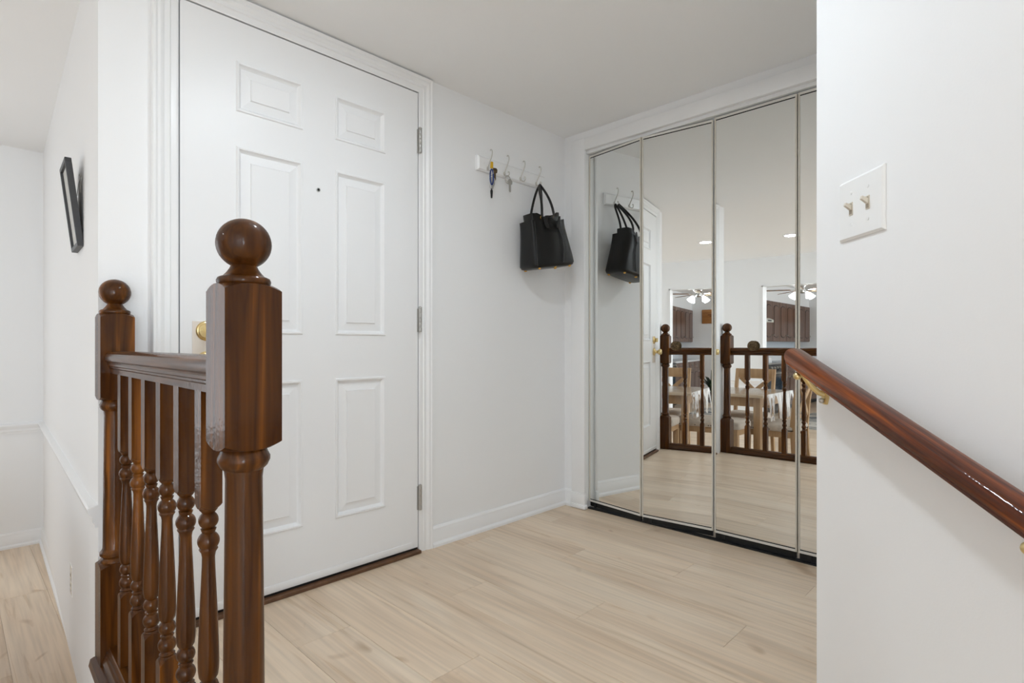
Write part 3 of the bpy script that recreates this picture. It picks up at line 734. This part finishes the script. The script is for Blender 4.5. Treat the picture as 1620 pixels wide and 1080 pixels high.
# local: x width, y depth, z height from the base; hung turned and tilted
BA = R(-9); BT = R(9); BC = Vector((2.222, 1.905, 1.332))
def bx(p):
    x, z = p.x * math.cos(BT) - p.z * math.sin(BT), p.x * math.sin(BT) + p.z * math.cos(BT)
    x2, y2 = x * math.cos(BA) - p.y * math.sin(BA), x * math.sin(BA) + p.y * math.cos(BA)
    return (BC.x + x2, BC.y + y2, BC.z + z)
def srect(hx, hy, e, n=48):
    out = []
    for i in range(n):
        a = 2 * math.pi * i / n; c, s = math.cos(a), math.sin(a)
        out.append((hx * math.copysign(abs(c) ** e, c), hy * math.copysign(abs(s) ** e, s)))
    return out
def body(rows, wav, top_fn, e=.42):
    rings = []
    for z, hx, hy, sh in rows:
        k = z / .28; pts = []
        for i, (x, y) in enumerate(srect(hx, hy, e)):
            a = 2 * math.pi * i / 48
            wv = wav * k * (math.sin(3 * a + 1.0) * .6 + math.sin(5 * a + 2.2 + 4 * k) * .5)
            y2 = y + (wv if abs(y) > hy * .5 else 0) + math.copysign(.010, y) * math.sin(k * 3) * math.cos(x * 24 + k) * .8
            zz = z + top_fn(x / hx, y / hy) * max(0, k - .75) * 4
            pts.append((x + sh + wv * .3, y2, zz))
        rings.append(pts)
    return rings
out_rows = [(0, .120, .066, 0), (.006, .138, .078, 0), (.02, .146, .083, 0), (.06, .143, .082, 0), (.11, .136, .079, 0), (.16, .128, .075, 0), (.20, .122, .071, 0), (.23, .119, .068, 0), (.247, .119, .067, 0)]
outer = body(out_rows, .012, lambda x, y: -.018 * (1 - min(1, abs(x) * 1.15)) * 2)
inner = [[(p[0] * .965, p[1] * .94, p[2] - .001) for p in outer[-1]], [(p[0] * .90, p[1] * .86, p[2] - .07) for p in outer[-1]], [(p[0] * .6, p[1] * .5, p[2] - .10) for p in outer[-1]]]
MB(bx).sweep(outer + inner).build('bag_body', 'leather', bag, smooth=55)
inn_rows = [(.14, .104, .055, 0), (.20, .100, .052, 0), (.25, .097, .049, 0), (.280, .098, .048, 0)]
o2 = body(inn_rows, .007, lambda x, y: .004 - .034 * (1 - min(1, abs(x) * 1.5)))
MB(bx).sweep(o2 + [[(p[0] * .95, p[1] * .9, p[2] - .002) for p in o2[-1]], [(p[0] * .8, p[1] * .7, p[2] - .07) for p in o2[-1]]]).build('inner_pouch', 'leather', bag, smooth=55)
# seams and folded strips down the front corner
MB(bx).tube([(-.113, -.074, .235), (-.118, -.079, .19), (-.126, -.083, .13), (-.134, -.087, .06), (-.138, -.087, .012)], .0022, 6).build('piping', 'leather_dark', bag, smooth=60)
MB(bx).tube([(.040, -.076, .20), (.055, -.081, .14), (.052, -.086, .08), (.036, -.088, .02)], .003, 6).build('fold_seam', 'leather', bag, smooth=60)
for sx, sy in ((-.105, -.058), (.105, -.058), (-.105, .058), (.105, .058), (0, -.062)):
    MB(bx).lathe([(.0001, .004), (.008, .003), (.0085, -.001), (.006, -.0045), (.0001, -.006)], (sx, sy, 0), 12).build('stud_foot', 'gold', bag, smooth=50)
hook_pt = Vector((HX[3], BF - .022, 1.787))
for sy, dx in ((-1, -.004), (1, .010)):
    a0, a1 = Vector(bx(Vector((-.040, sy * .047, .262)))), Vector(bx(Vector((.046, sy * .047, .262))))
    top = hook_pt + Vector((dx - .002, -.010 if sy < 0 else .004, .004))
    p1 = bez(tuple(a0), tuple(a0 + Vector((.014, 0, .09))), tuple(top + Vector((-.022, 0, -.016))), tuple(top), 12)
    p2 = bez(tuple(top), tuple(top + Vector((.022, 0, -.016))), tuple(a1 + Vector((-.016, 0, .09))), tuple(a1), 12)[1:]
    pts = p1 + p2
    MB().tube(pts, [.0045 if i in (0, len(pts) - 1) else .0066 for i in range(len(pts))], 10).build('handle', 'leather_dark', bag, smooth=60)
    for q in (a0, a1):
        MB().tube(circle((q.x, q.y, q.z - .004), .009, 'y', 14), .0018, 6, True).build('ring', 'gold', bag, smooth=60)
for sx, rot in ((-.05, -.25), (.056, .35)):
    T = MB(lambda p: bx(Vector((sx + p.x * math.cos(rot) - p.z * math.sin(rot) * -1, p.y, .258 + p.z))))
    T.prism([(-.006, 0), (.006, 0), (.013, -.045), (.010, -.058), (-.010, -.058), (-.013, -.045)], lambda p: (p[0], -.080, p[1]), lambda p: (p[0], -.076, p[1])).build('leather_tab', 'leather_dark', bag, bevel=.001)
settle(bag, tuple(BC))

# ------------------------------------------------------------------ recessed ceiling lights
def recessed(x, y, label, lens='lamp_lens'):
    t = thing('recessed_light', label, 'ceiling light', 'recessed ceiling lights')
    MB().lathe([(.062, CEIL - .001), (.064, CEIL - .006), (.085, CEIL - .004), (.088, CEIL), (.062, CEIL)], (x, y, 0), 28).build('trim_ring', 'plastic_white', t, smooth=40)
    MB().lathe([(.0001, CEIL - .0045), (.062, CEIL - .0045), (.062, CEIL - .001), (.0001, CEIL - .001)], (x, y, 0), 28).build('lens', lens, t)
    settle(t, (x, y, CEIL))
recessed(.93, .97, 'recessed ceiling light over the entry floor')
recessed(-1.37, 1.98, 'recessed ceiling light over the dining table', 'lamp_lens_dim')

# ------------------------------------------------------------------ dining table, plastic cover, chairs
TX0, TX1, TY0, TY1, TZ = -1.16, -.31, 1.905, 3.35, .450
tb = thing('dining_table', 'pale oak dining table under clear plastic cover', 'table')
box('tabletop', 'table_oak', (TX0, TX1, TY0, TY1, TZ - .03, TZ), tb, bevel=.004)
box('apron', 'chair_oak', (TX1 - .075, TX1 - .05, TY0 + .06, TY1 - .06, TZ - .12, TZ - .03), tb)
box('apron', 'chair_oak', (TX0 + .05, TX0 + .075, TY0 + .06, TY1 - .06, TZ - .12, TZ - .03), tb)
box('apron', 'chair_oak', (TX0 + .05, TX1 - .05, TY0 + .05, TY0 + .075, TZ - .12, TZ - .03), tb)
box('apron', 'chair_oak', (TX0 + .05, TX1 - .05, TY1 - .075, TY1 - .05, TZ - .12, TZ - .03), tb)
for lx in (TX0 + .04, TX1 - .105):
    for ly in (TY0 + .04, TY1 - .105): box('leg', 'chair_oak', (lx, lx + .065, ly, ly + .065, LOW, TZ - .03), tb, bevel=.003)
settle(tb, ((TX0 + TX1) / 2, (TY0 + TY1) / 2, LOW))
# clear cover: flat sheet on top, wavy skirt hanging at the end and round the corner
cv = MB(); path = []; e = .006
n = 40
for i in range(n + 1): path.append((TX0 - e + (TX1 - TX0 + 2 * e) * i / n, TY0 - e, 0, -1))
for i in range(1, 9): path.append((TX1 + e, TY0 - e + .02 * i, 1, 0))
rings = []
levels = [(0, 0), (.012, .004), (.06, .012), (.13, .02), (.20, .026), (.26, .03)]
for dz, out in levels:
    row = []
    for i, (x, y, nx, ny) in enumerate(path):
        fade = max(0, 1 - max(0, i - n) / 8.0)
        wv = (math.sin(i * 1.15) * .6 + math.sin(i * .61 + 1) * .5 + random.uniform(-.2, .2)) * out * .7
        row.append((x + nx * (out * .5 + wv), y + ny * (out * .5 + wv), TZ + .002 - dz * (.45 + .55 * fade)))
    rings.append(row)
nn = len(path)
vs = [p for r in rings for p in r]
fs = [(a * nn + i, a * nn + i + 1, (a + 1) * nn + i + 1, (a + 1) * nn + i) for a in range(len(rings) - 1) for i in range(nn - 1)]
cv.add(vs, fs)
o = len(cv.v)
cv.add([(TX0 - e, TY0 - e, TZ + .002), (TX1 + e, TY0 - e, TZ + .002), (TX1 + e, TY1, TZ + .002), (TX0 - e, TY1, TZ + .002)], [(0, 1, 2, 3)])
tag(cv.build('table_cover', 'clear_plastic', smooth=60), 'clear plastic sheet draped over the end of the dining table', 'tablecloth')

def make_chair():
    """faces +y; base at the origin"""
    t = thing('dining_chair', '', 'chair', 'oak dining chairs around the table')
    hw = .225
    for s in (-1, 1):
        x = s * (hw - .02)
        pts = [(-.235, 0), (-.205, .22), (-.195, .45), (-.215, .70), (-.265, .965)]
        wd = [.019, .022, .024, .022, .018]
        rings = [[(x - .017, y - w_, z), (x + .017, y - w_, z), (x + .017, y + w_, z), (x - .017, y + w_, z)] for (y, z), w_ in zip(pts, wd)]
        MB().sweep(rings).build('back_leg', 'chair_oak', t, bevel=.003)
        MB().sweep([[(x - a, .215 - a, z), (x + a, .215 - a, z), (x + a, .215 + a, z), (x - a, .215 + a, z)] for a, z in ((.015, 0), (.021, .40))]).build('front_leg', 'chair_oak', t, bevel=.003)
        box('side_rail', 'chair_oak', (x - .011, x + .011, -.19, .2, .355, .415), t)
    box('front_rail', 'chair_oak', (-hw + .03, hw - .03, .205, .228, .355, .415), t)
    def bar(name, a, b2, wz, ty):
        a, b2 = Vector(a), Vector(b2); d = (b2 - a).normalized(); nn = Vector((-d.z, 0, d.x))
        MB().sweep([[p + nn * wz + Vector((0, ty, 0)), p - nn * wz + Vector((0, ty, 0)), p - nn * wz - Vector((0, ty, 0)), p + nn * wz - Vector((0, ty, 0))] for p in (a, b2)]).build(name, 'chair_oak', t, bevel=.002)
    box('top_rail', 'chair_oak', (-hw + .035, hw - .035, -.268, -.240, .855, .965), t, bevel=.004)
    box('lower_back_rail', 'chair_oak', (-hw + .035, hw - .035, -.212, -.190, .53, .57), t, bevel=.003)
    bar('cross_slat', (-.17, -.218, .56), (.17, -.250, .862), .022, .008); bar('cross_slat', (.17, -.222, .56), (-.17, -.254, .862), .022, .008)
    m = MB(); rings = []
    for z, k in ((.412, .97), (.425, 1.0), (.455, 1.0), (.472, .96), (.482, .86), (.486, .6)):
        rings.append([(x * k, y * k + .008, z) for x, y in srect(hw + .008, .232, .25, 40)])
    seat = m.sweep(rings).build('seat', 'chair_fabric', t, smooth=50)
    m = MB(); per = srect(hw + .009, .233, .25, 64)
    for i, (x, y) in enumerate(per):
        m.lathe([(.0055 * math.cos(q) + .0001, .0055 * math.sin(q)) for q in (-1.5, -.6, .6, 1.5)], (x, y + .008, .428), 6)
    nl_ = m.build('nailheads', 'nail', seat); nl_['kind'] = 'stuff'
    return t
ch = make_chair()
for i, (x, y, rz, lab) in enumerate(((-1.20, 2.39, -90, 'oak cross-back chair on the kitchen side of the table'),
                                     (-.69, 1.89, 0, 'oak cross-back chair at the free end of the table'))):
    c = ch if i == 0 else copy_tree(ch)
    c.location = (x, y, LOW); c.rotation_euler = (0, 0, R(rz)); c['label'] = lab

bn = thing('dining_bench', 'oak bench with padded seat on the partition side of the table', 'bench')
BX0, BX1, BY0, BY1 = -.33, .02, 2.005, 3.10
m = MB(); rings = []
for z, k in ((.145, .97), (.16, 1.0), (.195, 1.0), (.212, .96), (.222, .86)):
    rings.append([((BX0 + BX1) / 2 + x * k, (BY0 + BY1) / 2 + y * (1 - (1 - k) * .3), z) for x, y in srect((BX1 - BX0) / 2, (BY1 - BY0) / 2, .2, 48)])
m.sweep(rings).build('seat', 'chair_fabric', bn, smooth=50)
box('apron', 'chair_oak', (BX0 + .02, BX1 - .02, BY0 + .02, BY1 - .02, .09, .146), bn)
for lx in (BX0 + .015, BX1 - .060):
    for ly in (BY0 + .015, BY1 - .060): box('leg', 'chair_oak', (lx, lx + .045, ly, ly + .045, LOW, .09), bn, bevel=.003)
settle(bn, ((BX0 + BX1) / 2, (BY0 + BY1) / 2, LOW))

# ------------------------------------------------------------------ kitchen seen in the mirror
UY, UZ0, UZ1 = 3.75, 1.008, 1.786
def cab_door(root, x0, x1, z0, z1, yf, knob_side, arch=True):
    d = MB().box(x0 + .004, x1 - .004, yf - .02, yf, z0 + .006, z1 - .006).build('door', 'cabinet_wood', root, bevel=.003)
    xc, hw2 = (x0 + x1) / 2, (x1 - x0) / 2 - .075
    a0, a1 = z0 + .085, z1 - .085
    poly = []
    if arch:
        k = min(.05, (a1 - a0) * .25)
        for i in range(9):
            t_ = math.pi * i / 8; poly.append((xc + hw2 * math.cos(t_), a1 - k + k * math.sin(t_)))
        for i in range(9):
            t_ = math.pi + math.pi * i / 8; poly.append((xc + hw2 * math.cos(t_), a0 + k + k * math.sin(t_)))
    else: poly = [(xc - hw2, a0), (xc + hw2, a0), (xc + hw2, a1), (xc - hw2, a1)]
    big = [(xc + (p[0] - xc) * (1 + .012 / hw2), (a0 + a1) / 2 + (p[1] - (a0 + a1) / 2) * (1 + .024 / (a1 - a0))) for p in poly]
    MB().prism(big, lambda p: (p[0], yf - .0215, p[1]), lambda p: (p[0], yf - .019, p[1])).build('groove', 'black', d)
    MB().prism(poly, lambda p: (p[0], yf - .026, p[1]), lambda p: (p[0], yf - .0205, p[1])).build('raised_panel', 'cabinet_wood', d, bevel=.002)
    kx_ = x1 - .035 if knob_side > 0 else x0 + .035
    kz_ = z0 + .12 if arch and z1 > 1.2 else z1 - .08
    MB().lathe([(.0001, yf - .02), (.006, yf - .02), (.006, yf - .032), (.014, yf - .036), (.014, yf - .044), (.0001, yf - .048)], (kx_, 0, kz_), 10, 'y').build('knob', 'steel', d, smooth=40)
ux = -5.64; dwid = .4040
units = [('brown wall cabinet beside the range hood', 0), ('brown wall cabinet, second from the range hood', 1), ('brown wall cabinet, third from the range hood', 2), ('single narrow brown wall cabinet at the kitchen end wall', 3)]
for lab, k in units:
    nd = 2 if k < 3 else 1
    xa = ux - 2 * dwid * k; xb = xa - dwid * nd
    u = thing('wall_cabinet', lab, 'cabinet', 'brown wall cabinets')
    box('carcass', 'cabinet_wood', (xb + .001, xa - .001, UY, 4.08, UZ0, UZ1), u)
    for q in range(nd): cab_door(u, xa - dwid * (q + 1), xa - dwid * q, UZ0, UZ1, UY, -1 if q == 0 else 1)
    settle(u, ((xa + xb) / 2, 4.08, UZ0))
u = thing('wall_cabinet', 'short brown wall cabinet above the range hood', 'cabinet', 'brown wall cabinets')
box('carcass', 'cabinet_wood', (-5.639, -4.88, UY, 4.08, 1.44, UZ1), u)
cab_door(u, -5.64, -5.26, 1.44, UZ1, UY, 1); cab_door(u, -5.26, -4.88, 1.44, UZ1, UY, -1); settle(u, (-5.26, 4.08, 1.44))
hd = thing('range_hood', 'off-white range hood under the short wall cabinet', 'range hood')
MB().prism([(4.08, 1.435), (3.64, 1.435), (3.57, 1.40), (3.57, 1.355), (4.08, 1.355)], lambda p: (-5.63, p[0], p[1]), lambda p: (-4.89, p[0], p[1])).build('hood_body', 'hood', hd)
box('control_strip', 'black_metal', (-5.50, -5.33, 3.564, 3.571, 1.372, 1.392), hd); settle(hd, (-5.26, 4.08, 1.36))
st = thing('stove', 'black cooking range with oven door beside base cabinets', 'stove')
SX0, SX1, SY = -5.79, -4.99, 3.46
box('stove_body', 'stove_black', (SX0, SX1, SY + .02, 4.075, LOW, .585), st)
box('cooktop', 'steel', (SX0, SX1, SY, 4.075, .585, .605), st, bevel=.003)
box('control_panel', 'stove_black', (SX0, SX1, SY - .02, SY + .02, .48, .58), st, bevel=.004)
for k in range(5): MB().lathe([(.0001, SY - .02), (.02, SY - .02), (.018, SY - .045), (.0001, SY - .047)], (SX0 + .10 + .145 * k, 0, .53), 12, 'y').build('burner_knob', 'steel', st, smooth=40)
od = box('oven_door', 'stove_black', (SX0 + .01, SX1 - .01, SY - .01, SY + .02, LOW + .20, .47), st, bevel=.004)
box('oven_window', 'stove_glass', (SX0 + .09, SX1 - .09, SY - .013, SY - .009, LOW + .30, .36), od)
MB().tube([(SX0 + .05, SY - .05, .43), (SX1 - .05, SY - .05, .43)], .011, 10).build('oven_handle', 'steel', od, smooth=60)
box('backguard', 'steel', (SX0, SX1, 4.03, 4.075, .605, .74), st, bevel=.004)
settle(st, (-5.39, 3.76, LOW))
for k, lab in ((0, 'brown base cabinet beside the stove'), (1, 'brown base cabinet, second from the stove'), (2, 'brown base cabinet at the kitchen end wall')):
    u = thing('base_cabinet', lab, 'cabinet', 'brown base cabinets'); xa = SX0 - .012 - .888 * k; xb = xa - .888
    box('carcass', 'cabinet_wood', (xb + .001, xa - .001, 3.52, 4.078, LOW + .09, .565), u); box('plinth', 'black', (xb + .001, xa - .001, 3.58, 4.078, LOW, LOW + .09), u)
    for q in range(2):
        x0_, x1_ = xa - .444 * (q + 1), xa - .444 * q
        dr = box('drawer', 'cabinet_wood', (x0_ + .006, x1_ - .006, 3.50, 3.52, .42, .555), u, bevel=.003)
        MB().lathe([(.0001, 3.50), (.006, 3.50), (.014, 3.485), (.0001, 3.478)], ((x0_ + x1_) / 2, 0, .487), 10, 'y').build('knob', 'steel', dr, smooth=40)
        cab_door(u, x0_, x1_, LOW + .10, .41, 3.52, -1 if q == 0 else 1)
    settle(u, ((xa + xb) / 2, 3.8, LOW))
wt = box('worktop', 'counter', (-8.469, SX0 - .003, 3.48, 4.079, .567, .605), bevel=.004); tag(wt, 'pale kitchen worktop along the base cabinets', 'worktop')
bs = struct(box('trim_7', 'backsplash', (-8.469, -4.0, 4.0755, 4.0795, .745, 1.004)), 'pale blue-grey backsplash under the wall cabinets', 'backsplash')
fo = thing('stock_pot', 'shiny white pot standing on the stove', 'pot')
MB().lathe([(.0001, .607), (.15, .607), (.16, .62), (.16, .70), (.155, .705), (.0001, .715)], (-5.36, 3.68, 0), 24).build('pot_body', 'counter', fo, smooth=40)
MB().lathe([(.0001, .712), (.012, .714), (.02, .73), (.0001, .737)], (-5.36, 3.68, 0), 12).build('lid_knob', 'black', fo, smooth=40); settle(fo, (-5.36, 3.68, .607))
va = thing('flower_vase', 'yellow flowers in a small vase behind the stove pot', 'flowers')
MB().lathe([(.0001, .607), (.035, .607), (.045, .65), (.03, .70), (.032, .72), (.0001, .72)], (-5.14, 3.86, 0), 16).build('vase', 'counter', va, smooth=40)
rnd = random.Random(3)
for k in range(14):
    a, r_ = rnd.uniform(0, 6.28), rnd.uniform(0, .11); c0 = (-5.14 + r_ * math.cos(a), 3.86 + r_ * math.sin(a), .80 + rnd.uniform(-.04, .06))
    sm_ = MB().tube([(-5.14, 3.86, .71), ((-5.14 + c0[0]) / 2, (3.86 + c0[1]) / 2, .77), c0], .003, 5).build('stem', 'leaf', va)
    MB().lathe([(.028 * math.cos(q) + .0001, .018 * math.sin(q)) for q in (-1.5, -.8, 0, .8, 1.5)], c0, 8).build('flower_head', 'petal', sm_, smooth=50)
settle(va, (-5.14, 3.86, .607))
cb = thing('cutting_board', 'wooden cutting board hung on the kitchen end wall', 'cutting board')
box('board', 'board_wood', (-8.47, -8.445, 3.06, 3.51, 1.455, 1.79), cb, bevel=.012, seg=3)
for k, (a, b2) in enumerate(((3.37, 3.19), (3.33, 3.15))): box('printed_line', 'board_print', (-8.446, -8.4435, b2, a, 1.655 - .035 * k, 1.672 - .035 * k), cb)
settle(cb, (-8.47, 3.28, 1.455))
rg = thing('kitchen_rug', 'light kitchen rug with grey stripes and diamonds', 'rug')
RX0, RX1, RY0, RY1 = -6.05, -3.77, 1.80, 3.0
box('rug_field', 'rug_light', (RX0, RX1, RY0, RY1, LOW, LOW + .009), rg, bevel=.003)
for x in (-3.80, -3.95, -4.7, -4.86, -5.60, -5.76): box('stripe', 'rug_dark', (x - .07, x, RY0 + .01, RY1 - .01, LOW + .0088, LOW + .0105), rg)
for y in (1.95, 2.35, 2.75):
    for x in (-4.33, -5.2): MB().zprism([(x - .22, y), (x, y - .17), (x + .22, y), (x, y + .17)], LOW + .0088, LOW + .0105).build('diamond', 'rug_dark', rg)
settle(rg, (-4.86, 2.35, LOW))
pt = thing('potted_plant', 'leafy green floor plant in a brown pot by the kitchen end wall', 'plant')
PX, PY = -7.2, 3.0
MB().lathe([(.0001, LOW), (.11, LOW), (.14, LOW + .2), (.145, LOW + .22), (.125, LOW + .22), (.12, LOW + .18), (.0001, LOW + .17)], (PX, PY, 0), 20).build('pot', 'pot', pt, smooth=40)
for k in range(44):
    a = rnd.uniform(0, 6.28); ln = rnd.uniform(.32, .62); sp = rnd.uniform(.25, 1.0); w_ = rnd.uniform(.022, .04)
    d = Vector((math.cos(a), math.sin(a), 0)); sd = Vector((-d.y, d.x, 0)); base = Vector((PX, PY, LOW + .17)) + d * .05; vs = []; N_ = 6
    for i in range(N_ + 1):
        t_ = i / N_; c0 = base + d * (ln * sp * .62 * t_ ** 1.3) + Vector((0, 0, ln * 1.25 * (t_ - .55 * sp * t_ * t_))); ww = w_ * math.sin(math.pi * min(.98, .12 + .86 * t_)) + .002
        vs += [c0 - sd * ww + Vector((0, 0, .006)), c0 + Vector((0, 0, -.004)), c0 + sd * ww + Vector((0, 0, .006))]
    fs = [q for i in range(N_) for q in ((i * 3, i * 3 + 1, i * 3 + 4, i * 3 + 3), (i * 3 + 1, i * 3 + 2, i * 3 + 5, i * 3 + 4))]
    MB().add(vs, fs).build('leaf', 'leaf', pt, smooth=60)
settle(pt, (PX, PY, LOW))

fan = thing('ceiling_fan', 'ceiling fan with cane-inset blades and four lit glass shades', 'ceiling fan')
FX, FY, FZ = -4.15, 2.66, 1.785
MB().lathe([(.0001, CEIL), (.075, CEIL), (.07, CEIL - .04), (.02, CEIL - .06), (.014, CEIL - .07), (.014, CEIL - .12), (.06, CEIL - .13), (.11, CEIL - .17), (.115, CEIL - .22), (.09, CEIL - .27), (.05, CEIL - .30), (.05, CEIL - .34), (.065, CEIL - .35), (.06, CEIL - .38), (.02, CEIL - .40), (.0001, CEIL - .40)], (FX, FY, 0), 28).build('motor_housing', 'steel', fan, smooth=40)
for k in range(5):
    a = R(62 + 72 * k); X = lambda p, a=a: (FX + p.x * math.cos(a) - p.y * math.sin(a), FY + p.x * math.sin(a) + p.y * math.cos(a), FZ + p.z + p.y * .2)
    MB(X).box(.09, .20, -.02, .02, -.004, .004).build('blade_iron', 'steel', fan)
    bl = MB(X).zprism([(.17, -.05), (.60, -.068), (.64, -.05), (.655, 0), (.64, .05), (.60, .068), (.17, .05)], -.004, .004).build('blade', 'blade_wood', fan)
    MB(X).zprism([(.22, -.033), (.57, -.046), (.60, -.03), (.60, .03), (.57, .046), (.22, .033)], -.0055, -.0035).build('cane_inset', 'blade_cane', bl)
for k in range(4):
    a = R(40 + 90 * k); dv = Vector((math.cos(a), math.sin(a), 0)); b0 = Vector((FX, FY, CEIL - .37)) + dv * .05; b1 = Vector((FX, FY, CEIL - .39)) + dv * .115
    arm = MB().tube([tuple(b0), tuple((b0 + b1) / 2 + Vector((0, 0, .012))), tuple(b1)], .008, 8).build('lamp_arm', 'steel', fan, smooth=60)
    dn = (dv * .62 + Vector((0, 0, -.78))).normalized(); sd = dv.cross(Vector((0, 0, 1))).normalized(); u2 = sd.cross(dn)
    rings = [[b1 + dn * q + (sd * math.cos(6.2832 * i / 18) + u2 * math.sin(6.2832 * i / 18)) * r_ for i in range(18)] for r_, q in ((.018, 0), (.022, .015), (.032, .04), (.042, .068), (.050, .092), (.047, .091), (.038, .065), (.016, .03))]
    MB().sweep(rings).build('glass_shade', 'bulb_glass', arm, smooth=50)
settle(fan, (FX, FY, CEIL))
